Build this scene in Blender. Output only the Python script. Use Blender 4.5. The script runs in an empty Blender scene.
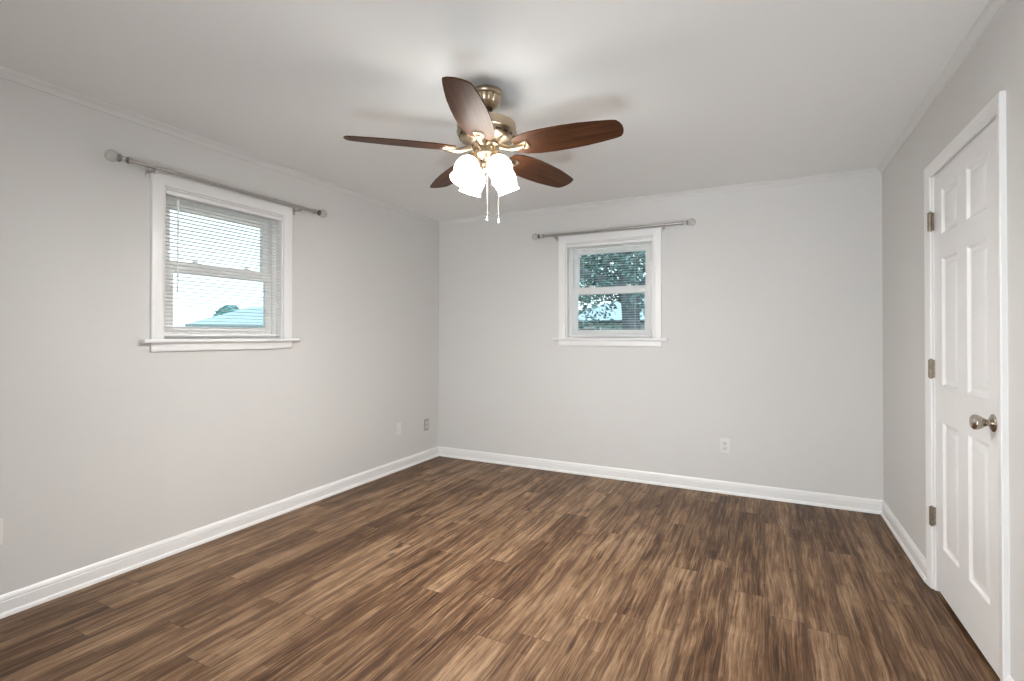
import bpy, bmesh, math, random
from mathutils import Vector, Matrix
random.seed(11)
sc = bpy.context.scene
COL = sc.collection
PI = math.pi

# ---------------------------------------------------------------- room dimensions (metres, camera stands over the origin)
XL, XR, YB, YF = -3.014, 0.743, 4.307, -3.0      # faces of left / right / back / front wall
HC = 2.42                                        # ceiling
CAMH = 1.247

# ---------------------------------------------------------------- camera
YAW, PITCH, ROLL, FPX = 0.4656, 0.0089, 0.0014, 501.703
_c, _s = math.cos(YAW), math.sin(YAW)
_F, _R, _U = Vector((-_s, _c, 0)), Vector((_c, _s, 0)), Vector((0, 0, 1))
_F2 = _F*math.cos(PITCH) + _U*math.sin(PITCH); _U2 = _U*math.cos(PITCH) - _F*math.sin(PITCH)
_R3 = _R*math.cos(ROLL) + _U2*math.sin(ROLL); _U3 = _U2*math.cos(ROLL) - _R*math.sin(ROLL)
cd = bpy.data.cameras.new('camera'); cam = bpy.data.objects.new('camera', cd); COL.objects.link(cam)
cam.matrix_world = Matrix(((_R3.x, _U3.x, -_F2.x, 0), (_R3.y, _U3.y, -_F2.y, 0), (_R3.z, _U3.z, -_F2.z, CAMH), (0, 0, 0, 1)))
cd.sensor_fit = 'HORIZONTAL'; cd.sensor_width = 36; cd.lens = 36*FPX/1024
cd.shift_y = -(340.5-330.49)/1024
cd.clip_start = .02; cd.clip_end = 500
sc.camera = cam

# ---------------------------------------------------------------- exposure, world, lights
sc.view_settings.view_transform = 'Standard'; sc.view_settings.look = 'None'
sc.view_settings.gamma = 1; sc.view_settings.use_curve_mapping = False
sc.view_settings.exposure = 0.16
SHADE_EMIT = 15.0                                 # the lit glass shades of the fan
BULB_EMIT = 1750.0                                 # the bulbs inside them
w = bpy.data.worlds.new('overcast_sky'); sc.world = w; w.use_nodes = True
nt = w.node_tree; bg = nt.nodes['Background']
tc = nt.nodes.new('ShaderNodeTexCoord'); sx = nt.nodes.new('ShaderNodeSeparateXYZ'); rp = nt.nodes.new('ShaderNodeValToRGB')
nt.links.new(tc.outputs['Generated'], sx.inputs[0]); nt.links.new(sx.outputs['Z'], rp.inputs[0]); nt.links.new(rp.outputs[0], bg.inputs[0])
rp.color_ramp.elements[0].color = (.96, .98, 1, 1); rp.color_ramp.elements[1].color = (.74, .85, 1, 1)
bg.inputs[1].default_value = 2.2
def area(name, loc, target, sx_, sy_, power, col, spread=180):
    l = bpy.data.lights.new(name, 'AREA'); l.shape = 'RECTANGLE'; l.size = sx_; l.size_y = sy_; l.energy = power; l.color = col; l.spread = math.radians(spread)
    o = bpy.data.objects.new(name, l); COL.objects.link(o); o.location = loc
    o.rotation_euler = (Vector(target)-Vector(loc)).to_track_quat('-Z', 'Y').to_euler(); return o
area('fill_area_rear', (-.4, -2.8, 1.3), (-.9, 4.3, 1.9), 2.0, 1.8, 25, (.89, .955, 1), 100)  # added broad fill behind the camera, not a fixture of the room
area('fill_area_low', (.0, -.5, .15), (-1.0, 4.3, 2.5), .6, .3, 12.5, (.89, .955, 1), 100)  # added low fill to brighten the far ceiling and back wall
try:
    sc.cycles.use_denoising = True; sc.cycles.max_bounces = 10; sc.cycles.diffuse_bounces = 6
    sc.cycles.sample_clamp_indirect = 6; sc.cycles.caustics_reflective = False; sc.cycles.caustics_refractive = False
except Exception: pass

# ---------------------------------------------------------------- materials
def mat(name, col, rough=.5, metal=0, spec=.5, bump=None, vary=None, **kw):
    m = bpy.data.materials.new(name); m.use_nodes = True; t = m.node_tree; b = t.nodes['Principled BSDF']
    b.inputs['Base Color'].default_value = (*col, 1); b.inputs['Roughness'].default_value = rough
    b.inputs['Metallic'].default_value = metal; b.inputs['Specular IOR Level'].default_value = spec
    for k, v in kw.items():
        b.inputs[k.replace('_', ' ')].default_value = v
    if bump or vary:
        co = t.nodes.new('ShaderNodeTexCoord'); nz = t.nodes.new('ShaderNodeTexNoise'); t.links.new(co.outputs['Object'], nz.inputs['Vector'])
        if bump:
            nz.inputs['Scale'].default_value = bump[0]; nz.inputs['Detail'].default_value = 3
            bp = t.nodes.new('ShaderNodeBump'); bp.inputs['Strength'].default_value = bump[1]; bp.inputs['Distance'].default_value = .002
            t.links.new(nz.outputs['Fac'], bp.inputs['Height']); t.links.new(bp.outputs[0], b.inputs['Normal'])
        if vary:
            n2 = t.nodes.new('ShaderNodeTexNoise'); n2.inputs['Scale'].default_value = vary[0]; n2.inputs['Detail'].default_value = 4
            t.links.new(co.outputs['Object'], n2.inputs['Vector'])
            r = t.nodes.new('ShaderNodeValToRGB'); t.links.new(n2.outputs['Fac'], r.inputs[0])
            r.color_ramp.elements[0].position = .3; r.color_ramp.elements[1].position = .7
            r.color_ramp.elements[0].color = (*[c*(1-vary[1]) for c in col], 1); r.color_ramp.elements[1].color = (*[min(1, c*(1+vary[1])) for c in col], 1)
            t.links.new(r.outputs[0], b.inputs['Base Color'])
    return m
M = {}
M['wall'] = mat('wall_paint', (.69, .680, .664), .62, bump=(160, .12), vary=(1.3, .012))
M['ceiling'] = mat('ceiling_paint', (.892, .902, .898), .8, bump=(220, .1))
M['trim'] = mat('white_gloss_trim', (.87, .865, .86), .32, vary=(3, .01))
M['crown'] = mat('crown_paint', (.745, .74, .73), .5, vary=(3, .01))
M['door'] = mat('white_door_paint', (.86, .855, .85), .34, vary=(3, .01))
M['vinyl'] = mat('white_vinyl', (.91, .91, .90), .4, vary=(5, .01))
M['slat'] = mat('white_blind_slat', (.91, .91, .90), .45, vary=(9, .015))
M['cord'] = mat('white_cord', (.78, .78, .76), .8, vary=(30, .04))
M['nickel'] = mat('brushed_nickel', (.50, .485, .47), .33, 1, vary=(40, .06))
M['nickel_dark'] = mat('dark_nickel', (.34, .33, .32), .35, 1, vary=(40, .06))
M['knob'] = mat('satin_nickel', (.50, .44, .38), .24, 1, vary=(30, .08))
M['hinge'] = mat('aged_brass_hinge', (.27, .225, .17), .4, 1, vary=(60, .2))
M['brass'] = mat('antique_brass', (.54, .44, .315), .3, 1, vary=(25, .08))
M['brass_dark'] = mat('dark_bronze', (.10, .075, .05), .4, .8, vary=(25, .1))
M['plate'] = mat('white_plastic_plate', (.78, .77, .75), .35, vary=(20, .01))
M['plate_grey'] = mat('grey_plastic_plate', (.42, .41, .39), .45, vary=(20, .03))
M['slot'] = mat('socket_slot', (.16, .155, .15), .6, vary=(20, .1))
M['socket_grey'] = mat('socket_face', (.68, .67, .65), .4, vary=(20, .03))
M['chain'] = mat('pull_chain_metal', (.72, .70, .66), .3, .7, vary=(60, .05))
M['dark'] = mat('dark_void', (.02, .018, .016), .9, vary=(5, .2))

def glass(name, tint, refl=1.0):
    m = bpy.data.materials.new(name); m.use_nodes = True; t = m.node_tree; t.nodes.clear()
    o = t.nodes.new('ShaderNodeOutputMaterial'); mx = t.nodes.new('ShaderNodeMixShader'); tr = t.nodes.new('ShaderNodeBsdfTransparent')
    gl = t.nodes.new('ShaderNodeBsdfGlossy'); fr = t.nodes.new('ShaderNodeFresnel'); fr.inputs[0].default_value = 1.45
    tr.inputs[0].default_value = (*tint, 1); gl.inputs['Roughness'].default_value = .01
    mu = t.nodes.new('ShaderNodeMath'); mu.operation = 'MULTIPLY'; mu.inputs[1].default_value = refl; t.links.new(fr.outputs[0], mu.inputs[0]); t.links.new(mu.outputs[0], mx.inputs[0]); t.links.new(tr.outputs[0], mx.inputs[1]); t.links.new(gl.outputs[0], mx.inputs[2]); t.links.new(mx.outputs[0], o.inputs[0])
    return m
M['crystal'] = glass('clear_acrylic', (.93, .925, .915), .35)
M['pane'] = glass('window_glass', (.86, .95, .96))

def shade_mat():
    m = mat('lit_frosted_glass', (.95, .93, .90), .35)
    b = m.node_tree.nodes['Principled BSDF']
    b.inputs['Emission Color'].default_value = (1, .955, .90, 1); b.inputs['Emission Strength'].default_value = SHADE_EMIT
    return m
M['shade'] = shade_mat()
M['bulb'] = mat('lit_bulb', (1, 1, 1), .4, Emission_Strength=BULB_EMIT, Emission_Color=(.99, .97, .94, 1))

class NT:
    """small node helper"""
    def __init__(s, m): s.t = m.node_tree
    def n(s, typ, **kw):
        x = s.t.nodes.new(typ)
        for k, v in kw.items(): setattr(x, k, v)
        return x
    def put(s, v, sock):
        if isinstance(v, (int, float)): sock.default_value = v
        elif isinstance(v, tuple): sock.default_value = v
        else: s.t.links.new(v, sock)
    def math(s, op, a, b=None, c=None, clamp=False):
        x = s.n('ShaderNodeMath', operation=op, use_clamp=clamp); s.put(a, x.inputs[0])
        if b is not None: s.put(b, x.inputs[1])
        if c is not None: s.put(c, x.inputs[2])
        return x.outputs[0]
    def vec(s, x, y, z=0.0):
        v = s.n('ShaderNodeCombineXYZ'); s.put(x, v.inputs[0]); s.put(y, v.inputs[1]); s.put(z, v.inputs[2]); return v.outputs[0]
    def noise(s, v, scale, detail=3, rough=.55, dist=0.0):
        x = s.n('ShaderNodeTexNoise'); s.put(v, x.inputs['Vector']); x.inputs['Scale'].default_value = scale; x.inputs['Detail'].default_value = detail
        x.inputs['Roughness'].default_value = rough; x.inputs['Distortion'].default_value = dist; return x.outputs['Fac']
    def white(s, v):
        x = s.n('ShaderNodeTexWhiteNoise', noise_dimensions='3D'); s.put(v, x.inputs['Vector']); return x.outputs['Value']
    def ramp(s, f, stops, mode='LINEAR'):
        r = s.n('ShaderNodeValToRGB'); s.put(f, r.inputs[0]); cr = r.color_ramp; cr.interpolation = mode
        while len(cr.elements) < len(stops): cr.elements.new(.5)
        for e, (p, c) in zip(cr.elements, stops):
            e.position = p; e.color = (*c, 1) if len(c) == 3 else c
        return r.outputs[0]
    def mix(s, f, a, b, mode='MIX'):
        x = s.n('ShaderNodeMix', data_type='RGBA', blend_type=mode); s.put(f, x.inputs[0]); s.put(a, x.inputs[6]); s.put(b, x.inputs[7]); return x.outputs[2]

def floor_mat():
    m = mat('wood_plank_floor', (.2, .12, .07), .42, spec=.22); q = NT(m); b = m.node_tree.nodes['Principled BSDF']
    co = q.n('ShaderNodeTexCoord'); sp = q.n('ShaderNodeSeparateXYZ'); q.put(co.outputs['Object'], sp.inputs[0]); X, Y = sp.outputs[0], sp.outputs[1]
    PW, PL = .155, 1.22
    px = q.math('DIVIDE', X, PW); row = q.math('FLOOR', px)
    yo = q.math('ADD', q.math('DIVIDE', Y, PL), q.math('MULTIPLY', q.white(q.vec(row, 3.7)), 7.3)); brd = q.math('FLOOR', yo)
    rnd = q.white(q.vec(row, brd, 1.3)); rnd2 = q.white(q.vec(row, brd, 8.1))
    # printed narrow strips inside each plank
    sxx = q.math('DIVIDE', q.math('ADD', X, q.math('MULTIPLY', rnd2, .03)), .048); srow = q.math('FLOOR', sxx)
    sy = q.math('ADD', q.math('DIVIDE', Y, .47), q.math('MULTIPLY', q.white(q.vec(srow, 5.1, brd)), 9.1)); sb = q.math('FLOOR', sy)
    srnd = q.white(q.vec(srow, sb, brd))
    ro = q.math('MULTIPLY', rnd, 17.0)
    gx = q.math('ADD', X, q.math('MULTIPLY', ro, 3.0))
    wob = q.math('MULTIPLY', q.math('SUBTRACT', q.noise(q.vec(q.math('MULTIPLY', gx, 4.0), q.math('MULTIPLY', Y, 2.5), ro), 1.0, 2), .5), .035)
    hx = q.math('ADD', gx, wob)
    grain = q.noise(q.vec(q.math('MULTIPLY', hx, 44.0), q.math('MULTIPLY', Y, 1.7), ro), 1.0, 6, .62, .7)
    fine = q.noise(q.vec(q.math('MULTIPLY', hx, 150.0), q.math('MULTIPLY', Y, 4.5), ro), 1.0, 4, .7, .3)
    mott = q.noise(q.vec(q.math('MULTIPLY', hx, 8.0), q.math('MULTIPLY', Y, 3.0), ro), 1.0, 5, .6, .6)
    v = q.math('ADD', q.math('MULTIPLY', grain, .90), q.math('MULTIPLY', fine, 1.05))
    v = q.math('ADD', v, q.math('MULTIPLY', mott, .50))
    v = q.math('ADD', v, q.math('MULTIPLY', q.math('SUBTRACT', rnd, .5), .20))
    v = q.math('ADD', v, q.math('MULTIPLY', q.math('SUBTRACT', srnd, .5), .13))
    v = q.math('SUBTRACT', v, .725)
    col = q.ramp(v, [(.20, (.028, .012, .0055)), (.36, (.078, .038, .017)), (.49, (.143, .080, .041)), (.61, (.214, .131, .073)), (.78, (.33, .218, .134))])
    # short scraped marks along the grain
    dash = q.noise(q.vec(q.math('MULTIPLY', hx, 75.0), q.math('MULTIPLY', Y, 7.0), ro), 1.0, 3, .6, .5)
    patch = q.noise(q.vec(q.math('MULTIPLY', gx, 6.0), q.math('MULTIPLY', Y, 2.2), ro), 1.0, 2, .5)
    dk = q.math('MULTIPLY', q.ramp(dash, [(.56, (0, 0, 0)), (.66, (1, 1, 1))]), q.ramp(patch, [(.44, (0, 0, 0)), (.60, (1, 1, 1))]))
    col = q.mix(q.math('MULTIPLY', dk, .55), col, (.060, .028, .013, 1))
    # darker worn sides of the planks
    fe = q.math('FRACT', px); ed = q.math('MINIMUM', fe, q.math('SUBTRACT', 1.0, fe))
    en = q.noise(q.vec(q.math('MULTIPLY', X, 3.0), q.math('MULTIPLY', Y, 2.0), ro), 1.0, 3, .6)
    eg = q.math('MULTIPLY', q.ramp(q.math('SUBTRACT', ed, q.math('MULTIPLY', q.math('SUBTRACT', en, .5), .5)), [(.03, (1, 1, 1)), (.12, (0, 0, 0))]), .5)
    col = q.mix(eg, col, (.075, .036, .017, 1))
    # knots
    vo = q.n('ShaderNodeTexVoronoi', feature='F1'); q.put(q.vec(q.math('MULTIPLY', gx, 7.0), q.math('MULTIPLY', Y, 2.6), ro), vo.inputs['Vector']); vo.inputs['Scale'].default_value = 1.0
    kn = q.ramp(vo.outputs['Distance'], [(.05, (1, 1, 1)), (.13, (0, 0, 0))])
    keep = q.math('GREATER_THAN', q.noise(q.vec(q.math('MULTIPLY', gx, 2.0), Y, ro), 1.0, 1), .52)
    col = q.mix(q.math('MULTIPLY', q.math('MULTIPLY', kn, keep), .75), col, (.028, .013, .007, 1))
    # seams
    fx = q.math('FRACT', px); ex = q.math('LESS_THAN', q.math('MINIMUM', fx, q.math('SUBTRACT', 1.0, fx)), .008)
    fy = q.math('FRACT', yo); ey = q.math('LESS_THAN', q.math('MINIMUM', fy, q.math('SUBTRACT', 1.0, fy)), .0014)
    seam = q.math('MAXIMUM', ex, ey)
    col = q.mix(q.math('MULTIPLY', seam, .62), col, (.03, .016, .009, 1))
    q.put(col, b.inputs['Base Color'])
    q.put(q.math('ADD', q.math('MULTIPLY', fine, .22), .36), b.inputs['Roughness'])
    bp = q.n('ShaderNodeBump'); bp.inputs['Strength'].default_value = .35; bp.inputs['Distance'].default_value = .0016
    q.put(q.math('SUBTRACT', q.math('ADD', fine, grain), q.math('MULTIPLY', seam, 1.2)), bp.inputs['Height']); q.put(bp.outputs[0], b.inputs['Normal'])
    return m
M['floor'] = floor_mat()

def blade_mat():
    m = mat('walnut_fan_blade', (.16, .07, .035), .45, spec=.16, Specular_Tint=(1, .78, .62, 1)); q = NT(m); b = m.node_tree.nodes['Principled BSDF']
    co = q.n('ShaderNodeTexCoord'); sp = q.n('ShaderNodeSeparateXYZ'); q.put(co.outputs['Object'], sp.inputs[0])
    g = q.noise(q.vec(q.math('MULTIPLY', sp.outputs[0], 3.0), q.math('MULTIPLY', sp.outputs[1], 55.0)), 1.0, 5, .6, .6)
    q.put(q.ramp(g, [(.3, (.032, .011, .0045)), (.55, (.074, .028, .0115)), (.75, (.125, .052, .022))]), b.inputs['Base Color'])
    return m
M['blade'] = blade_mat()

# exterior
M['lawn'] = mat('lawn_grass', (.10, .17, .09), .9, vary=(.5, .3))
M['bark'] = mat('tree_bark', (.19, .205, .23), .9, bump=(14, .8), vary=(6, .35))
M['leaf'] = mat('leaf_green', (.12, .205, .20), .55, vary=(1.2, .55))
M['leaf_pale'] = mat('leaf_pale_green', (.25, .39, .38), .55, vary=(1.2, .4))
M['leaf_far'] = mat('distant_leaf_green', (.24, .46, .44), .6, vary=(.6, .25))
M['shingle'] = mat('pale_roof_shingles', (.46, .57, .61), .8, vary=(2.0, .08))
M['siding'] = mat('house_siding', (.40, .47, .50), .8, vary=(1.0, .06))
M['fascia'] = mat('house_fascia', (.30, .37, .40), .7, vary=(1.0, .06))
M['fascia_dark'] = mat('dark_gutter', (.05, .07, .08), .7, vary=(1.0, .1))
M['house_pane'] = mat('house_window_glass', (.05, .07, .09), .1, vary=(1.0, .1))

# ---------------------------------------------------------------- mesh helpers
class MB:
    def __init__(s): s.b = bmesh.new()
    def box(s, x0, x1, y0, y1, z0, z1, bev=0.0, seg=2):
        r = bmesh.ops.create_cube(s.b, size=1); vs = r['verts']
        for v in vs: v.co = Vector(((x0+x1)/2+v.co.x*(x1-x0), (y0+y1)/2+v.co.y*(y1-y0), (z0+z1)/2+v.co.z*(z1-z0)))
        if bev:
            es = list({e for v in vs for e in v.link_edges})
            bmesh.ops.bevel(s.b, geom=es, offset=bev, segments=seg, affect='EDGES', profile=.6)
        return s
    def poly(s, pts):
        vs = [s.b.verts.new(p) for p in pts]; return s.b.faces.new(vs)
    def lathe(s, prof, seg=32, m=None, flute=None):
        """prof: (r, z) list revolved about z; m: Matrix; flute: (n, amount)"""
        rings = []
        for i, (r, z) in enumerate(prof):
            if r < 1e-6: rings.append([s.b.verts.new((0, 0, z))]); continue
            ring = []
            for k in range(seg):
                a = 2*PI*k/seg; rr = r
                if flute and flute[2] <= i <= flute[3]: rr = r*(1-flute[1]*(.5+.5*math.cos(flute[0]*a))**6)
                ring.append(s.b.verts.new((rr*math.cos(a), rr*math.sin(a), z)))
            rings.append(ring)
        for A, B in zip(rings, rings[1:]):
            for k in range(seg):
                k2 = (k+1) % seg
                if len(A) == 1 and len(B) == 1: continue
                if len(A) == 1: s.b.faces.new((A[0], B[k2], B[k]))
                elif len(B) == 1: s.b.faces.new((A[k], A[k2], B[0]))
                else: s.b.faces.new((A[k], A[k2], B[k2], B[k]))
        if m is not None:
            for r in rings:
                for v in r: v.co = m @ v.co
        return s
    def tube(s, pts, rad, seg=12, cap=True):
        pts = [Vector(p) for p in pts]; n = len(pts); rads = rad if isinstance(rad, (list, tuple)) else [rad]*n
        rings = []; prev = None
        for i, p in enumerate(pts):
            t = (pts[min(i+1, n-1)]-pts[max(i-1, 0)]).normalized()
            if prev is None: a = t.orthogonal().normalized()
            else:
                a = prev - t*prev.dot(t); a = a.normalized() if a.length > 1e-6 else t.orthogonal().normalized()
            prev = a; bb = t.cross(a)
            rings.append([s.b.verts.new(p+(a*math.cos(2*PI*k/seg)+bb*math.sin(2*PI*k/seg))*rads[i]) for k in range(seg)])
        for A, B in zip(rings, rings[1:]):
            for k in range(seg): s.b.faces.new((A[k], A[(k+1) % seg], B[(k+1) % seg], B[k]))
        if cap: s.b.faces.new(list(reversed(rings[0]))); s.b.faces.new(rings[-1])
        return s
    def extrude(s, prof, p0, p1, ax, az=Vector((0, 0, 1))):
        """closed profile of (a, z) pairs swept from p0 to p1; a along vector ax"""
        p0, p1, ax = Vector(p0), Vector(p1), Vector(ax)
        A = [s.b.verts.new(p0+ax*a+az*z) for a, z in prof]; B = [s.b.verts.new(p1+ax*a+az*z) for a, z in prof]
        n = len(prof)
        for k in range(n): s.b.faces.new((A[k], A[(k+1) % n], B[(k+1) % n], B[k]))
        s.b.faces.new(list(reversed(A))); s.b.faces.new(B); return s
    def xf(s, m): bmesh.ops.transform(s.b, matrix=m, verts=s.b.verts); return s
    def mesh(s, name, m, smooth=True, angle=35):
        bmesh.ops.recalc_face_normals(s.b, faces=s.b.faces)
        me = bpy.data.meshes.new(name); s.b.to_mesh(me); s.b.free()
        for mm in (m if isinstance(m, list) else [m]): me.materials.append(mm)
        if smooth:
            for p in me.polygons: p.use_smooth = True
            me.set_sharp_from_angle(angle=math.radians(angle))
        return me
    def build(s, name, m, parent=None, smooth=True, angle=35):
        o = bpy.data.objects.new(name, s.mesh(name, m, smooth, angle)); COL.objects.link(o)
        if parent is not None: o.parent = parent
        return o
def child(name, me, parent, mtx=None):
    o = bpy.data.objects.new(name, me); COL.objects.link(o); o.parent = parent
    if mtx is not None: o.matrix_local = mtx
    return o
def empty(name, loc, rz=0):
    o = bpy.data.objects.new(name, None); COL.objects.link(o); o.location = loc; o.rotation_euler = (0, 0, rz); o.empty_display_size = .1; return o
def tag(o, label, cat, group=None, kind=None):
    o['label'] = label; o['category'] = cat
    if group: o['group'] = group
    if kind: o['kind'] = kind
    return o
def struct(o, label=None, cat=None):
    o['kind'] = 'structure'
    if label: o['label'] = label; o['category'] = cat
    return o

# ---------------------------------------------------------------- room shell
WT = .15
WOP = .393; WZ0, WZ1 = 1.212, 2.081                # window openings
U1, U2 = 2.028, -1.222                             # window centres: along the left wall (Y) and along the back wall (X)
DY0, DY1, DZ = 2.345, 3.148, 2.063                 # door opening in the right wall
m = MB(); m.box(XL-WT, XR+WT+.9, YF-WT, YB+WT, -.12, 0)
struct(m.build('floor', M['floor'], smooth=False), 'brown wood plank floor running towards the back wall', 'floor')
m = MB(); m.box(XL-WT, XR+WT, YF-WT, YB+WT, HC, HC+.12)
struct(m.build('ceiling', M['ceiling'], smooth=False), 'flat off-white ceiling above the fan', 'ceiling')
m = MB()
m.box(XL-WT, XL, YF-WT, U1-WOP, 0, HC).box(XL-WT, XL, U1+WOP, YB+WT, 0, HC).box(XL-WT, XL, U1-WOP, U1+WOP, 0, WZ0).box(XL-WT, XL, U1-WOP, U1+WOP, WZ1, HC)
struct(m.build('wall_left', M['wall'], smooth=False), 'pale grey wall with the sky-lit blind window', 'wall')
m = MB()
m.box(XL, U2-WOP, YB, YB+WT, 0, HC).box(U2+WOP, XR, YB, YB+WT, 0, HC).box(U2-WOP, U2+WOP, YB, YB+WT, 0, WZ0).box(U2-WOP, U2+WOP, YB, YB+WT, WZ1, HC)
struct(m.build('wall_back', M['wall'], smooth=False), 'pale grey wall with the window showing a tree', 'wall')
m = MB()
m.box(XR, XR+WT, YF-WT, DY0, 0, HC).box(XR, XR+WT, DY1, YB+WT, 0, HC).box(XR, XR+WT, DY0, DY1, DZ, HC).box(XR+.10, XR+WT, DY0, DY1, 0, DZ)
struct(m.build('wall_right', M['wall'], smooth=False), 'pale grey wall holding the white panelled door', 'wall')
m = MB(); m.box(XL, XR, YF-WT, YF, 0, HC)
struct(m.build('wall_front', M['wall'], smooth=False), 'pale grey wall behind the viewer', 'wall')

# baseboards with shoe moulding, crown mouldings
BBP = [(0, 0), (.022, 0), (.0215, .007), (.019, .014), (.0135, .019), (.0125, .020), (.0125, .066), (.0105, .0685), (.0105, .071), (.0125, .073), (.012, .080), (.008, .089), (.0045, .094), (0, .095)]
CRP = [(0, 0), (.034, 0), (.034, -.006), (.029, -.0075), (.0265, -.011), (.020, -.015), (.0125, -.022), (.0085, -.029), (.0065, -.030), (.0065, -.036), (0, -.038)]
def run(prof, segs, name, mt, label, cat, z):
    m = MB()
    for p0, p1, ax in segs: m.extrude(prof, (*p0, z), (*p1, z), (*ax, 0))
    struct(m.build(name, mt, angle=22), label, cat)
run(BBP, [((XL, YF), (XL, YB), (1, 0))], 'baseboard_left', M['trim'], 'white baseboard along the left wall', 'baseboard', 0)
run(BBP, [((XL, YB), (XR, YB), (0, -1))], 'baseboard_back', M['trim'], 'white baseboard along the back wall', 'baseboard', 0)
run(BBP, [((XR, YF), (XR, 2.289), (-1, 0)), ((XR, 3.203), (XR, YB), (-1, 0))], 'baseboard_right', M['trim'], 'white baseboard on either side of the door', 'baseboard', 0)
run(CRP, [((XL, YF), (XL, YB), (1, 0))], 'trim_1', M['crown'], 'thin white crown moulding above the left wall', 'crown moulding', HC)
run(CRP, [((XL, YB), (XR, YB), (0, -1))], 'trim_2', M['crown'], 'thin white crown moulding above the back wall', 'crown moulding', HC)
run(CRP, [((XR, YF), (XR, YB), (-1, 0))], 'trim_3', M['crown'], 'thin white crown moulding above the door wall', 'crown moulding', HC)

# ---------------------------------------------------------------- windows (local x along the wall to the right, y outwards, z up)
Z0 = 1.15
def frame_mb(m, hw, z0, z1, wside, wtop, wbot, y0, y1, bev=.003):
    m.box(-hw, -hw+wside, y0, y1, z0, z1, bev).box(hw-wside, hw, y0, y1, z0, z1, bev)
    m.box(-hw+wside, hw-wside, y0, y1, z1-wtop, z1, bev).box(-hw+wside, hw-wside, y0, y1, z0, z0+wbot, bev); return m
def make_window(name, loc, rz, label):
    t = empty(name, loc, rz); struct(t, label, 'window')
    dz = Matrix.Translation((0, 0, -Z0))
    def B(m, n, mt, p=t): return m.xf(dz).build(n, mt, p)
    m = MB(); H = .459; I = WOP-.001
    CP = [(0, 0), (.0, -.012), (.004, -.016), (.040, -.018), (.050, -.018), (.058, -.0165), (.066, -.011), (.066, 0)]
    # casing: mitred profile swept round left, head and right (profile runs from outer edge inwards)
    pts = [((-H, 1.222), (-H+.066, 1.222)), ((-H, 2.147), (-H+.066, 2.081)), ((H, 2.147), (H-.066, 2.081)), ((H, 1.222), (H-.066, 1.222))]
    rings = []
    for (o, i) in pts:
        rings.append([m.b.verts.new((o[0]+(i[0]-o[0])*a/.066, y, o[1]+(i[1]-o[1])*a/.066)) for a, y in CP])
    n = len(CP)
    for A, C in zip(rings, rings[1:]):
        for k in range(n): m.b.faces.new((A[k], A[(k+1) % n], C[(k+1) % n], C[k]))
    m.b.faces.new(rings[0]); m.b.faces.new(list(reversed(rings[-1])))
    B(m, 'casing', M['trim'])
    m = MB(); m.box(-.506, .506, -.042, 0, 1.200, 1.222, .007, 3); m.box(-WOP+.001, WOP-.001, -.001, .075, 1.2125, 1.222); B(m, 'stool', M['trim'])
    m = MB(); m.box(-.459, .459, -.016, 0, 1.151, 1.200, .003); B(m, 'apron', M['trim'])
    m = MB()
    m.box(-I, -I+.010, .0, WT-.005, 1.222, WZ1-.001).box(I-.010, I, .0, WT-.005, 1.222, WZ1-.001).box(-I+.010, I-.010, 0, WT-.005, WZ1-.011, WZ1-.001); B(m, 'jamb', M['trim'])
    m = MB(); frame_mb(m, .382, 1.222, 2.069, .034, .034, .022, .058, .135); 
    m.box(-.350, -.344, .088, .094, 1.244, 2.036); m.box(.344, .350, .088, .094, 1.244, 2.036); B(m, 'window_frame', M['vinyl'])
    m = MB(); frame_mb(m, .347, 1.634, 2.036, .045, .051, .049, .100, .126); us = B(m, 'upper_sash', M['vinyl'])
    m = MB(); m.box(-.304, .304, .111, .114, 1.681, 1.987); B(m, 'pane', M['pane'], us)
    m = MB(); frame_mb(m, .347, 1.246, 1.674, .045, .060, .049, .064, .090); ls = B(m, 'lower_sash', M['vinyl'])
    m = MB(); m.box(-.304, .304, .075, .078, 1.293, 1.616); B(m, 'pane', M['pane'], ls)
    for x in (-.17, .17):
        m = MB(); m.box(x-.032, x+.032, .066, .088, 1.6735, 1.680, .002); m.lathe([(0, 0), (.015, 0), (.015, .012), (.010, .016), (0, .016)], 16, Matrix.Translation((x, .077, 1.679)))
        m.box(x-.022, x+.006, .058, .070, 1.682, 1.690, .002); B(m, 'sash_lock', M['vinyl'], ls)
    for x in (-.20, .20):
        m = MB(); m.box(x-.035, x+.035, .052, .066, 1.262, 1.268, .002); m.box(x-.035, x+.035, .050, .055, 1.255, 1.268, .002); B(m, 'finger_lift', M['vinyl'], ls)
    return t
make_window('window_1', (XL, U1, Z0), PI/2, 'white sash window onto bright sky and a pale roof')
make_window('window_2', (U2, YB, Z0), 0, 'white sash window filled by a leafy tree')

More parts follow.
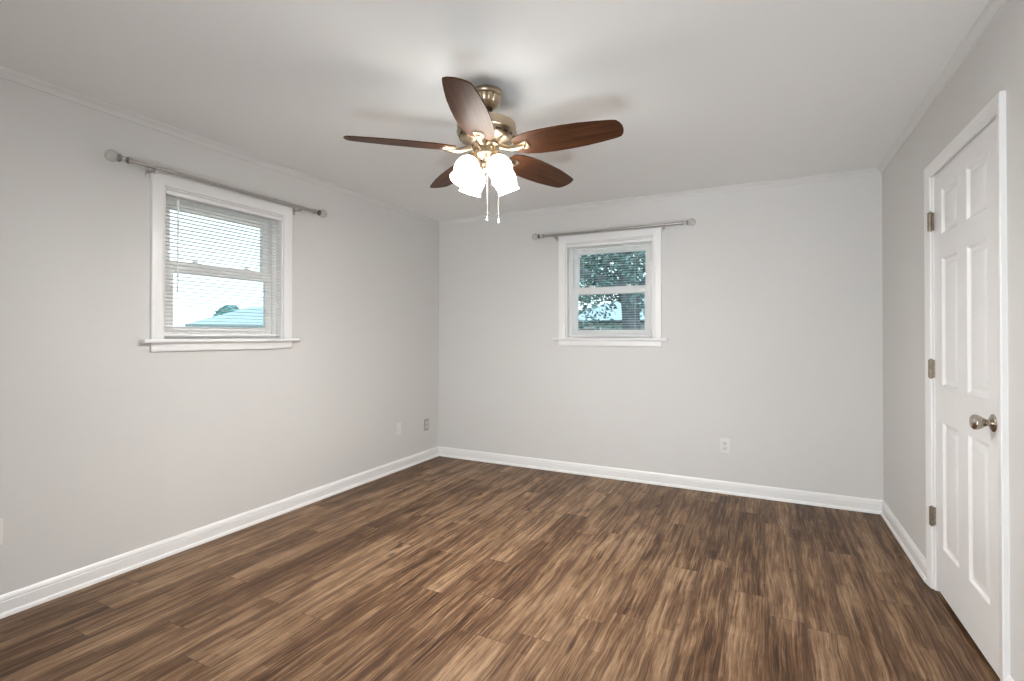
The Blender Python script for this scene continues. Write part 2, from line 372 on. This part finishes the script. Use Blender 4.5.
# ---------------------------------------------------------------- mini blinds
def make_blind(loc, rz, tilt, label, wand, cordx, cord_z):
    t = empty('window_blind', loc, rz); tag(t, label, 'blind', 'mini blinds in the windows')      # origin: stool top
    dz = Matrix.Translation((0, 0, -1.222)); hw = .379
    def B(m, n, mt, p=t, **k): return m.xf(dz).build(n, mt, p, **k)
    m = MB(); m.box(-hw-.002, hw+.002, -.003, .030, 2.042, 2.0665, .003); B(m, 'headrail', M['slat'])
    m = MB(); n = 37; zt, zb = 2.030, 1.264; w2 = .0125
    for i in range(n):
        z = zt+(zb-zt)*i/(n-1); prev = None
        rows = []
        for side in (0, 1):
            for k in range(5):
                a = -1+2*k/4; y = a*w2; zz = .0007*(1-a*a) - .0005*side
                rows.append((.019+y*math.cos(tilt)-zz*math.sin(tilt), z+y*math.sin(tilt)+zz*math.cos(tilt)))
        loop = rows[:5]+rows[:4:-1]
        A = [m.b.verts.new((-hw, y, zz)) for y, zz in loop]; C = [m.b.verts.new((hw, y, zz)) for y, zz in loop]
        for k in range(10): m.b.faces.new((A[k], A[(k+1) % 10], C[(k+1) % 10], C[k]))
        m.b.faces.new(A[::-1]); m.b.faces.new(C)
    B(m, 'slats', M['slat'], angle=50)
    m = MB(); m.box(-hw, hw, .007, .031, 1.238, 1.251, .004); B(m, 'bottom_rail', M['slat'])
    for x in (-.232, .232):
        m = MB()
        for y in (.0055, .0325): m.tube([(x, y, 1.245), (x, y, 2.05)], .0007, 5)
        for i in range(37):
            z = zt+(zb-zt)*i/36-.001; m.tube([(x, .0055, z-math.sin(tilt)*.0), (x, .0325, z)], .0004, 4)
        B(m, 'ladder_cord', M['cord'])
    if wand:
        m = MB(); m.tube([(-.318, -.004, 2.052), (-.318, -.004, 2.035), (-.318, -.006, 2.02)], .0015, 6); m.tube([(-.318, -.006, 2.02), (-.318, -.006, 1.50)], .0046, 6); m.tube([(-.318, -.006, 1.52), (-.318, -.006, 1.49)], .005, 8); B(m, 'tilt_wand', M['slat'])
    m = MB(); m.tube([(cordx, .010, 2.045), (cordx, -.003, 2.03), (cordx, -.003, cord_z)], .0011, 6); c = B(m, 'lift_cord', M['cord'])
    m = MB(); m.lathe([(0, .034), (.004, .033), (.005, .02), (.008, .004), (.0075, 0), (0, 0)], 14, Matrix.Translation((cordx, -.003, cord_z-.03))); B(m, 'tassel', M['slat'], c)
make_blind((XL, U1, 1.222), PI/2, math.radians(-5), 'white mini blind with a tilt wand, open against bright sky', True, .335, 1.47)
make_blind((U2, YB, 1.222), 0, math.radians(5), 'white mini blind hanging in front of the leafy tree view', False, .362, 1.72)

# ---------------------------------------------------------------- curtain rods
def make_rod(loc, rz, x0, x1, label):
    t = empty('curtain_rod', loc, rz); tag(t, label, 'curtain rod', 'curtain rods over the windows')       # origin: on the wall, pole height
    y = -.072; mid = (x0+x1)/2
    def cyl(m, a, b, r, seg=24):
        m.lathe([(0, a), (r*.92, a), (r, a+.001), (r, b-.001), (r*.92, b), (0, b)], seg, Matrix.Translation((0, y, 0)) @ Matrix.Rotation(PI/2, 4, 'Y')); return m
    m = MB(); cyl(m, x0, mid+.02, .0105); cyl(m, mid, x1, .0125); m.build('pole', M['nickel'], t)
    for bx in (-.478, .478):
        m = MB(); m.box(bx-.009, bx+.009, -.004, 0, -.045, .018, .0015); m.box(bx-.005, bx+.005, y-.006, -.003, -.022, -.0165, .001)
        arc = [(bx, y+.0150*math.cos(a), .0150*math.sin(a)) for a in [PI*(1.02+.96*k/10) for k in range(11)]]
        m.tube(arc, .003, 8); m.tube([(bx, y-.0150, 0), (bx, y-.0150, .010)], .003, 8); m.tube([(bx, y, -.013), (bx, y, -.034)], .003, 8)
        m.build('bracket', M['nickel'], t)
    for e, sg in ((x0, -1), (x1, 1)):
        mt = Matrix.Translation((e, y, 0)) @ Matrix.Rotation(sg*PI/2, 4, 'Y')
        m = MB(); m.lathe([(0, -.008), (.0165, -.008), (.0175, -.006), (.0175, .003), (.0165, .005), (0, .005)], 28, mt)
        f = m.build('finial', M['nickel'], t)
        m = MB(); m.lathe([(0, .005), (.0135, .005), (.0135, .038), (0, .038)], 24, mt); m.build('collar', M['crystal'], f)
        m = MB(); m.lathe([(0, .037), (.0195, .037), (.021, .039), (.021, .043), (.0195, .045), (0, .045)], 28, mt); m.build('ring', M['nickel_dark'], f)
        m = MB(); R = .031; prof = [(0, .0445)]+[(R*math.sin(a), .045+R*.93-R*math.cos(a)) for a in [.38+(PI-.38)*k/14 for k in range(14)]]+[(0, .045+R*1.93)]
        m.lathe(prof, 28, mt); m.build('ball', M['crystal'], f)
make_rod((XL, U1, 2.150), PI/2, 1.424-U1, 2.632-U1, 'nickel curtain rod with clear ball ends over the sky-lit window')
make_rod((U2, YB, 2.154), 0, -1.815-U2, -.590-U2, 'nickel curtain rod with clear ball ends over the tree-view window')

# ---------------------------------------------------------------- door in the right wall
d = empty('door_1', (XR, (DY0+DY1)/2, 0)); struct(d, 'white six-panel door with a nickel knob, closed', 'door')
DYC = (DY0+DY1)/2
def toD(m): return m.xf(Matrix.Translation((-XR, -DYC, 0)))
# casing (profile across its width: a from outer edge inwards, x towards the room)
CW = .056; cpro = [(0, 0), (0, -.015), (.003, -.018), (.014, -.018), (.020, -.0165), (.040, -.0125), (.052, -.010), (CW, -.008), (CW, 0)]
oy0, oy1, ozt = 2.289, 3.203, 2.088
m = MB(); pts = [((oy0, 0), (oy0+CW, 0)), ((oy0, ozt), (oy0+CW, ozt-CW)), ((oy1, ozt), (oy1-CW, ozt-CW)), ((oy1, 0), (oy1-CW, 0))]; rings = []
for (o, i) in pts:
    rings.append([m.b.verts.new((XR+x, o[0]+(i[0]-o[0])*a/CW, o[1]+(i[1]-o[1])*a/CW)) for a, x in cpro])
n = len(cpro)
for A, C in zip(rings, rings[1:]):
    for k in range(n): m.b.faces.new((A[k], A[(k+1) % n], C[(k+1) % n], C[k]))
m.b.faces.new(rings[0]); m.b.faces.new(rings[-1][::-1])
toD(m).build('door_casing', M['trim'], d)
m = MB(); m.box(XR+.001, XR+.098, DY0+.001, DY0+.015, 0, DZ-.001).box(XR+.001, XR+.098, DY1-.015, DY1-.001, 0, DZ-.001).box(XR+.001, XR+.098, DY0+.015, DY1-.015, DZ-.0155, DZ-.001)
m.box(XR+.046, XR+.058, DY0+.015, DY0+.027, 0, DZ-.016).box(XR+.046, XR+.058, DY1-.027, DY1-.015, 0, DZ-.016)
toD(m).build('door_jamb', M['trim'], d)
# leaf
LY0, LY1, LZ0, LZ1 = DY0+.0175, DY1-.0175, .022, DZ-.0195
fx = XR+.006
def panel_leaf():
    m = MB(); b = m.b
    ys = [LY0, 2.478, 2.693, 2.806, 3.021, LY1]; zs = [LZ0, .243, .838, 1.010, 1.614, 1.725, 1.940, LZ1]
    def P(dep, y, z): return b.verts.new((fx+dep, y, z))
    for i in range(5):
        for j in range(7):
            y0, y1, z0, z1 = ys[i], ys[i+1], zs[j], zs[j+1]
            if i in (1, 3) and j in (1, 3, 5):
                prof = [(0, 0), (.004, .0035), (.010, .0095), (.017, .0115), (.024, .0115), (.032, .0095), (.044, .0030), (.048, .0022)]
                loops = [[P(dep, y0+a, z0+a), P(dep, y1-a, z0+a), P(dep, y1-a, z1-a), P(dep, y0+a, z1-a)] for a, dep in prof]
                for A, C in zip(loops, loops[1:]):
                    for k in range(4): b.faces.new((A[k], A[(k+1) % 4], C[(k+1) % 4], C[k]))
                b.faces.new(loops[-1])
            else: b.faces.new((P(0, y0, z0), P(0, y1, z0), P(0, y1, z1), P(0, y0, z1)))
    bmesh.ops.remove_doubles(b, verts=b.verts, dist=1e-5)
    T = .036
    A = [P(0, LY0, LZ0), P(0, LY1, LZ0), P(0, LY1, LZ1), P(0, LY0, LZ1)]; C = [P(T, LY0, LZ0), P(T, LY1, LZ0), P(T, LY1, LZ1), P(T, LY0, LZ1)]
    for k in range(4): b.faces.new((A[k], A[(k+1) % 4], C[(k+1) % 4], C[k]))
    b.faces.new(C); bmesh.ops.remove_doubles(b, verts=b.verts, dist=1e-5)
    return m
leaf = toD(panel_leaf()).build('door_leaf', M['door'], d, angle=18)
for z in (1.808, 1.084, .362):
    m = MB(); hy = DY1-.0165
    m.tube([(XR-.010, hy, z-.045), (XR-.010, hy, z+.045)], .0075, 14)
    for k in range(1, 5): m.tube([(XR-.010, hy, z-.045+.018*k-.0006), (XR-.010, hy, z-.045+.018*k+.0006)], .0062, 12)
    m.tube([(XR-.010, hy, z+.045), (XR-.010, hy, z+.049)], .0055, 12); m.tube([(XR-.010, hy, z-.049), (XR-.010, hy, z-.045)], .0055, 12)
    m.box(XR-.016, XR+.030, hy-.0006, hy+.0006, z-.044, z+.044); m.box(XR-.0185, XR-.0165, hy-.003, hy+.012, z-.044, z+.044)
    toD(m).build('hinge', M['hinge'], d)
KY, KZ = 2.432, .927
kmt = Matrix.Translation((fx, KY, KZ)) @ Matrix.Rotation(-PI/2, 4, 'Y')
m = MB(); m.lathe([(0, .066), (.012, .0655), (.021, .063), (.0265, .058), (.0285, .052), (.0275, .045), (.023, .036), (.017, .028), (.0125, .021), (.0115, .016), (.0125, .010), (.016, .008)], 36, kmt)
kn = toD(m).build('door_knob', M['knob'], leaf)
m = MB(); m.lathe([(0, .0125), (.016, .012), (.019, .0105), (.026, .0075), (.0315, .0045), (.033, .002), (.033, 0), (0, 0)], 36, kmt); toD(m).build('rosette', M['knob'], kn)

# ---------------------------------------------------------------- wall outlets
def make_outlet(loc, rz, mt, fmt, label, kind, smt):
    t = empty('wall_outlet', loc, rz); tag(t, label, 'outlet', 'outlet plates low on the walls')
    m = MB(); m.box(-.035, .035, -.0065, 0, -.0575, .0575, .003, 3); m.build('cover_plate', mt, t)
    if kind == 'duplex':
        for z in (.0195, -.0195):
            m = MB(); m.box(-.0165, .0165, -.009, -.006, z-.0140, z+.0140, .004, 3); s = m.build('socket', fmt, t)
            m = MB(); m.box(-.0075, -.0055, -.0096, -.0088, z-.001, z+.008).box(.0055, .0075, -.0096, -.0088, z, z+.0075); m.tube([(0, -.0096, z-.007), (0, -.0088, z-.007)], .0024, 10); m.build('slot', smt, s)
        m = MB(); m.tube([(0, -.0072, 0), (0, -.0060, 0)], .003, 12); m.build('screw', fmt, t)
    elif kind == 'jack':
        m = MB(); m.box(-.0085, .0085, -.0105, -.006, -.0085, .0085, .001); m.box(-.006, .006, -.0108, -.010, -.006, .005); m.build('jack', fmt, t)
        for z in (-.042, .042):
            m = MB(); m.tube([(0, -.0072, z), (0, -.0060, z)], .003, 12); m.build('screw', fmt, t)
    return t
make_outlet((XL, 3.667, .378), PI/2, M['plate'], M['plate'], 'white plate on the wall under the sky-lit window, left of the grey one', 'jack', M['slot'])
make_outlet((XL, 4.096, .352), PI/2, M['plate_grey'], M['socket_grey'], 'dull grey outlet nearest the corner', 'duplex', M['slot'])
make_outlet((-.279, YB, .374), 0, M['plate'], M['socket_grey'], 'white duplex outlet on the wall of the tree-view window', 'duplex', M['slot'])
make_outlet((XL, .944, .375), PI/2, M['plate'], M['plate'], 'white plate cut off by the left edge of the picture', 'duplex', M['slot'])

# ---------------------------------------------------------------- ceiling fan
K = .983
FX, FY = -1.192, 2.101
fan = empty('ceiling_fan', (FX, FY, HC)); tag(fan, 'five-blade brown ceiling fan with antique brass motor and lit glass shades', 'ceiling fan')
def lz(z): return (z-2.44)*K                     # heights measured under a 2.44 m ceiling, brought to local z
def lp(prof): return [(r*K, lz(z)) for r, z in prof]
m = MB(); m.lathe(lp([(0, 2.44), (.073, 2.44), (.0755, 2.434), (.0755, 2.424), (.072, 2.416), (.067, 2.412), (.066, 2.400), (.062, 2.384), (.053, 2.369), (.042, 2.361), (.034, 2.358), (0, 2.358)]), 96, None, (12, .10, 5, 9))
m.build('canopy', M['brass'], fan)
m = MB(); m.lathe(lp([(0, 2.359), (.030, 2.359), (.027, 2.350), (.018, 2.346), (0, 2.346)]), 32); m.build('hanger_ball', M['brass_dark'], fan)
m = MB(); m.lathe(lp([(0, 2.347), (.0125, 2.347), (.0125, 2.306), (.024, 2.304), (.027, 2.294), (.027, 2.282), (0, 2.282)]), 32); m.build('downrod', M['brass'], fan)
m = MB(); m.lathe(lp([(0, 2.285), (.055, 2.285), (.100, 2.282), (.134, 2.278), (.142, 2.274), (.144, 2.269), (.144, 2.240), (.147, 2.237), (.147, 2.231), (.143, 2.228), (.139, 2.225), (.134, 2.212), (.126, 2.200), (.112, 2.193), (.085, 2.188), (.070, 2.184), (0, 2.184)]), 64)
hous = m.build('motor_housing', M['brass'], fan)
m = MB()
for k in range(20):
    a = 2*PI*k/20
    mm = Matrix.Rotation(a, 4, 'Z') @ Matrix.Translation((.1315*K, 0, lz(2.211))) @ Matrix.Rotation(math.radians(28), 4, 'Y')
    q = MB(); q.box(-.0035, .0035, -.0125, .0125, -.006, .006, .002); q.xf(mm)
    me = bpy.data.meshes.new('tmp'); q.b.to_mesh(me); q.b.free(); m.b.from_mesh(me); bpy.data.meshes.remove(me)
m.build('vent_slots', M['brass_dark'], hous)
m = MB(); m.lathe(lp([(0, 2.186), (.058, 2.186), (.060, 2.180), (.060, 2.172), (.052, 2.168), (.046, 2.162), (.046, 2.140), (.052, 2.136), (.052, 2.126), (.044, 2.120), (.030, 2.112), (.020, 2.106), (.017, 2.092), (.020, 2.086), (.020, 2.078), (.013, 2.072), (.012, 2.062), (.015, 2.056), (.012, 2.047), (.005, 2.042), (0, 2.041)]), 40)
m.build('switch_housing', M['brass'], fan)
# blades
outl = [(.150, .046), (.165, .060), (.195, .072), (.25, .081), (.32, .085), (.40, .0845), (.48, .080), (.55, .071), (.61, .0615), (.630, .0575), (.640, .0535), (.650, .038), (.656, .020), (.658, 0)]
prof = [(r, h) for r, h in outl]+[(r, -h) for r, h in outl[-2::-1]]
th = .0055; m = MB(); T = [m.b.verts.new((r, h, th/2)) for r, h in prof]; Bv = [m.b.verts.new((r, h, -th/2)) for r, h in prof]; n = len(prof)
m.b.faces.new(T); m.b.faces.new(Bv[::-1])
side = [m.b.faces.new((T[k], Bv[k], Bv[(k+1) % n], T[(k+1) % n])) for k in range(n)]
es = [e for e in m.b.edges if any(f in side for f in e.link_faces) and any(f not in side for f in e.link_faces)]
bmesh.ops.bevel(m.b, geom=es, offset=.0014, segments=2, affect='EDGES')
blade_me = m.mesh('blade', M['blade'], angle=25)
def iron_mesh():
    m = MB(); dz = -th/2
    # plate under the blade, then an arm curving in to the motor
    o2 = [(.225, .010), (.224, .020), (.217, .0265), (.205, .028), (.190, .0235), (.170, .0155), (.150, .0125)]
    pr = [(r, h) for r, h in o2]+[(r, -h) for r, h in o2[::-1]]
    A = [m.b.verts.new((r*K, h*K, dz-.0002)) for r, h in pr]; C = [m.b.verts.new((r*K*.997, h*K*.90, dz-.006)) for r, h in pr]; n = len(pr)
    m.b.faces.new(A); m.b.faces.new(C[::-1])
    for k in range(n): m.b.faces.new((A[k], C[k], C[(k+1) % n], A[(k+1) % n]))
    m.tube([(.205*K, 0, dz-.006), (.175*K, 0, dz-.009), (.140*K, 0, dz-.009), (.105*K, 0, dz+.002), (.075*K, 0, dz+.013)], [.010, .013, .012, .012, .014], 12)
    for x, y in ((.212, .017), (.212, -.017), (.196, 0)):
        m.lathe([(0, -.0035), (.004, -.003), (.005, 0), (0, 0)], 10, Matrix.Translation((x*K, y*K, dz-.006)))
    return m.mesh('blade_iron', M['brass'], angle=40)
iron_me = iron_mesh()
LEAN = Matrix.Translation((0, 0, lz(2.352))) @ Matrix.Rotation(-.026, 4, 'X') @ Matrix.Translation((0, 0, -lz(2.352)))
BZ = 2.134-HC; PITCHB = math.radians(-13.2)
for k in range(5):
    a = math.radians(2.0)+2*PI*k/5
    o = child('blade', blade_me, fan, Matrix.Translation((0, 0, BZ)) @ Matrix.Rotation(a, 4, 'Z') @ Matrix.Rotation(PITCHB, 4, 'X'))
    child('blade_iron', iron_me, o)
# light kit: four arms with bell shades
SH = [(.020, 0), (.026, -.004), (.036, -.014), (.048, -.030), (.056, -.050), (.0595, -.070), (.0585, -.090), (.0545, -.110), (.0515, -.126), (.0520, -.136), (.0545, -.146), (.0575, -.152)]
shp = [(r*K, z*K*.88) for r, z in SH]; inner = [((r-.003)*K, z*K*.88) for r, z in SH[::-1]]
m = MB(); m.lathe(shp+inner, 40); shade_me = m.mesh('lamp_shade', M['shade'], angle=60)
m = MB(); m.lathe([(0, -.006), (.012, -.006), (.014, -.035), (.022, -.065), (.028, -.090), (.026, -.106), (.015, -.120), (0, -.124)], 24); bulb_me = m.mesh('bulb', M['bulb'], angle=60)
m = MB(); m.lathe([(0, .034), (.010, .034), (.014, .027), (.024, .021), (.030, .010), (.032, -.004), (.034, -.012), (.030, -.014), (0, -.008)], 28); cup_me = m.mesh('shade_cup', M['brass'], angle=40)
KIT = 52; TILT = math.radians(27)
for k in range(4):
    az = -(YAW) * -1 + math.radians(90-KIT-90*k)      # kit azimuths measured from the view direction
    ca, sa = math.cos(az), math.sin(az); r0, z0 = .082*K, lz(2.090)
    m = MB(); m.tube([(.040*K*ca, .040*K*sa, lz(2.150)), (.052*K*ca, .052*K*sa, lz(2.158)), (.068*K*ca, .068*K*sa, lz(2.148)), (.077*K*ca, .077*K*sa, lz(2.122))], .0075, 10)
    arm = m.build('lamp_arm', M['brass'], fan)
    mt = Matrix.Translation((r0*ca, r0*sa, z0)) @ Matrix.Rotation(az, 4, 'Z') @ Matrix.Rotation(-TILT, 4, 'Y')
    child('shade_cup', cup_me, arm, mt); sd = child('lamp_shade', shade_me, arm, mt); child('bulb', bulb_me, arm, mt)
# the hung part leans a little on its ball
bpy.context.view_layer.update()
for o in fan.children:
    if not o.name.startswith(('canopy', 'hanger')): o.matrix_local = LEAN @ o.matrix_local
# pull chains
for (ro, zb, fo) in ((.004, 1.795, -.045), (.058, 1.781, -.03)):
    p = _R*ro*K + _F*fo*K
    m = MB(); z = lz(2.13); ze = lz(zb+.028); q = p*.75
    m.tube([(q.x, q.y, z), (p.x, p.y, z-.02), (p.x, p.y, ze)], .0011, 6)
    nb = 90
    for i in range(nb):
        zz = z-.02+(ze-z+.02)*i/(nb-1); m.lathe([(0, .0017), (.0017, 0), (0, -.0017)], 6, Matrix.Translation((p.x, p.y, zz)))
    c = m.build('pull_chain', M['chain'], fan)
    m = MB(); m.lathe([(0, .030), (.003, .029), (.004, .024), (.0025, .021), (.0045, .016), (.0065, .008), (.0055, .002), (0, 0)], 14, Matrix.Translation((p.x, p.y, lz(zb)))); m.build('pendant', M['chain'], c)

# ---------------------------------------------------------------- outside
GZ = -.55
m = MB(); m.box(-140, 60, YB+2, 160, GZ-.3, GZ); m.box(-140, XL-2.0, -60, YB+2, GZ-.3, GZ)
struct(m.build('lawn', M['lawn'], smooth=False), 'green lawn outside the windows', 'lawn')
def hip_house(name, base, ang, L, D, eave, rise_k, label, roofm, wallm, fasm, over=.5, wins=()):
    t = empty(name, (base[0], base[1], GZ), ang); tag(t, label, 'house')
    h = eave-GZ
    m = MB(); m.box(over, L-over, over, D-over, 0, h-.12); wl = m.build('wall', wallm, t, smooth=False)
    m = MB(); ov = 0; r = D/2; top = h+r*rise_k
    P = [(0, 0, h), (L, 0, h), (L, D, h), (0, D, h)]; R0, R1 = (r, r, top), (L-r, r, top)
    for f in ((P[0], P[1], R1, R0), (P[1], P[2], R1), (P[2], P[3], R0, R1), (P[3], P[0], R0), (P[3], P[2], P[1], P[0])): m.poly(f)
    bmesh.ops.remove_doubles(m.b, verts=m.b.verts, dist=1e-4); m.build('roof', roofm, t, smooth=False)
    m = MB(); m.box(-.03, L+.03, -.05, .02, h-.18, h+.01).box(-.05, .02, -.03, D+.03, h-.18, h+.01); m.box(.02, L, .02, D, h-.16, h-.12); m.build('fascia', fasm, t, smooth=False)
    for x0, x1 in wins:
        m = MB(); m.box(x0, x1, over-.05, over+.02, h-1.55, h-.45, .01); f = m.build('window', M['trim'], t)
        m = MB(); m.box(x0+.08, x1-.08, over-.07, over-.04, h-1.47, h-.53); m.build('pane', M['house_pane'], f)
    return t
D0 = 40; p1 = Vector((-.86337, .50458))*D0
ang = math.atan2(.8634, .5046)                     # facade square to the line of sight
ang = math.atan2(.85, .53)
hip_house('house', p1, ang, 17, 8, CAMH+.0176*D0, .36, 'pale roofed house seen through the blind of the sky-lit window', M['shingle'], M['siding'], M['fascia'], wins=((2, 3.4), (6, 7.6), (11, 12.5)))
def leaves(m, cx, cy, cz, rx, ry, rz, n, size, holes=None, nmat=1):
    b = m.b; i = 0
    while i < n:
        p = Vector((random.uniform(-1, 1), random.uniform(-1, 1), random.uniform(-1, 1)))
        if not .25 < p.length < 1: continue
        q = Vector((cx+p.x*rx, cy+p.y*ry, cz+p.z*rz))
        if holes and not holes(q): continue
        i += 1
        u = Vector((random.gauss(0, 1), random.gauss(0, 1), random.gauss(0, .6))).normalized(); v = u.cross(Vector((random.gauss(0, 1), random.gauss(0, 1), random.gauss(0, 1)))).normalized(); nn = u.cross(v)
        s = size*random.uniform(.6, 1.25)
        a, c_, d_, e = q-u*s, q+v*s*.5+nn*s*.12, q+u*s, q-v*s*.5+nn*s*.12
        A, C, Dd, E_ = [b.verts.new(x) for x in (a, c_, d_, e)]; mi = 0 if random.random() < .62 else nmat-1
        f1 = b.faces.new((A, C, Dd)); f2 = b.faces.new((A, Dd, E_)); f1.material_index = f2.material_index = mi
def leaf_mesh(m, name, mats, parent):
    me = bpy.data.meshes.new(name); m.b.to_mesh(me); m.b.free()
    for x in mats: me.materials.append(x)
    o = bpy.data.objects.new(name, me); COL.objects.link(o); o.parent = parent; return o
# round tree behind the pale roof
tb = Vector((-.829, .559))*58; t = empty('tree', (tb.x, tb.y, GZ)); tag(t, 'round teal-green tree rising behind the pale roof', 'tree', 'trees outside the windows')
m = MB(); m.tube([(0, 0, 0), (.05, 0, 1.5), (0, .05, 3.0)], [.25, .2, .12], 10); m.build('trunk', M['bark'], t)
m = MB(); leaves(m, 0, 0, 3.0, 1.55, 1.55, 1.75, 2600, .24); leaves(m, .5, 1.0, 2.6, 1.4, 2.1, 1.5, 1700, .24); leaves(m, -.5, -1.3, 2.3, 1.2, 1.5, 1.0, 1200, .24); leaf_mesh(m, 'foliage', [M['leaf_far']], t)
# big tree outside the back window
TX, TY = -2.56, 10.9
t = empty('tree', (TX, TY, GZ)); tag(t, 'large dark leafy tree filling the back window, thick leaning trunk', 'tree', 'trees outside the windows')
m = MB()
m.tube([(.05, 0, 0), (.03, 0, .5), (0, 0, 1.5), (-.03, 0, 2.3), (-.12, 0, 3.0), (-.28, .1, 3.9), (-.5, .2, 5.2)], [.34, .25, .205, .19, .17, .12, .07], 16)
m.tube([(-.05, 0, 2.5), (.5, -.1, 3.1), (1.2, -.3, 4.0), (2.0, -.4, 4.8)], [.14, .11, .08, .04], 10)
m.tube([(-.08, 0, 2.75), (-.8, -.3, 3.1), (-1.7, -.7, 3.25), (-2.6, -1.0, 3.0)], [.13, .10, .07, .03], 10)
m.tube([(-.2, .1, 3.4), (-1.0, .5, 4.1), (-2.0, .8, 4.6)], [.10, .07, .03], 10)
m.build('trunk', M['bark'], t)
gaps = [(random.uniform(-1.5, .2), random.uniform(1.85, 2.6), random.uniform(.05, .13)) for _ in range(26)]
def hole(q):
    if q.x > .25 and q.x < .62 and 1.9 < q.z < 2.25: return False
    if q.z < 1.95 + .22*math.sin(q.x*3.1)+.1*math.sin(q.x*9+q.y): return False
    if q.y < .25 and q.z < 2.65 and abs(q.x+.02+.10*(q.z-1.5)) < .30: return False
    return all((q.x-gx)**2+(q.z-gz)**2 > gr*gr for gx, gz, gr in gaps)
m = MB(); leaves(m, -.3, -.2, 4.1, 3.6, 1.9, 2.6, 15000, .060, hole, 2); leaves(m, -.4, .8, 3.9, 3.2, 1.2, 1.7, 9000, .075, hole, 2); leaf_mesh(m, 'foliage', [M['leaf'], M['leaf_pale']], t)
# pale house beyond the tree
hip_house('house', (-15.5, 33.0), 0.0, 22, 12, CAMH+.030*33, .30, 'pale house with a dark gutter beyond the leaning tree trunk', M['shingle'], M['siding'], M['fascia_dark'], wins=((4, 5.5), (9, 10.5), (14, 16)))
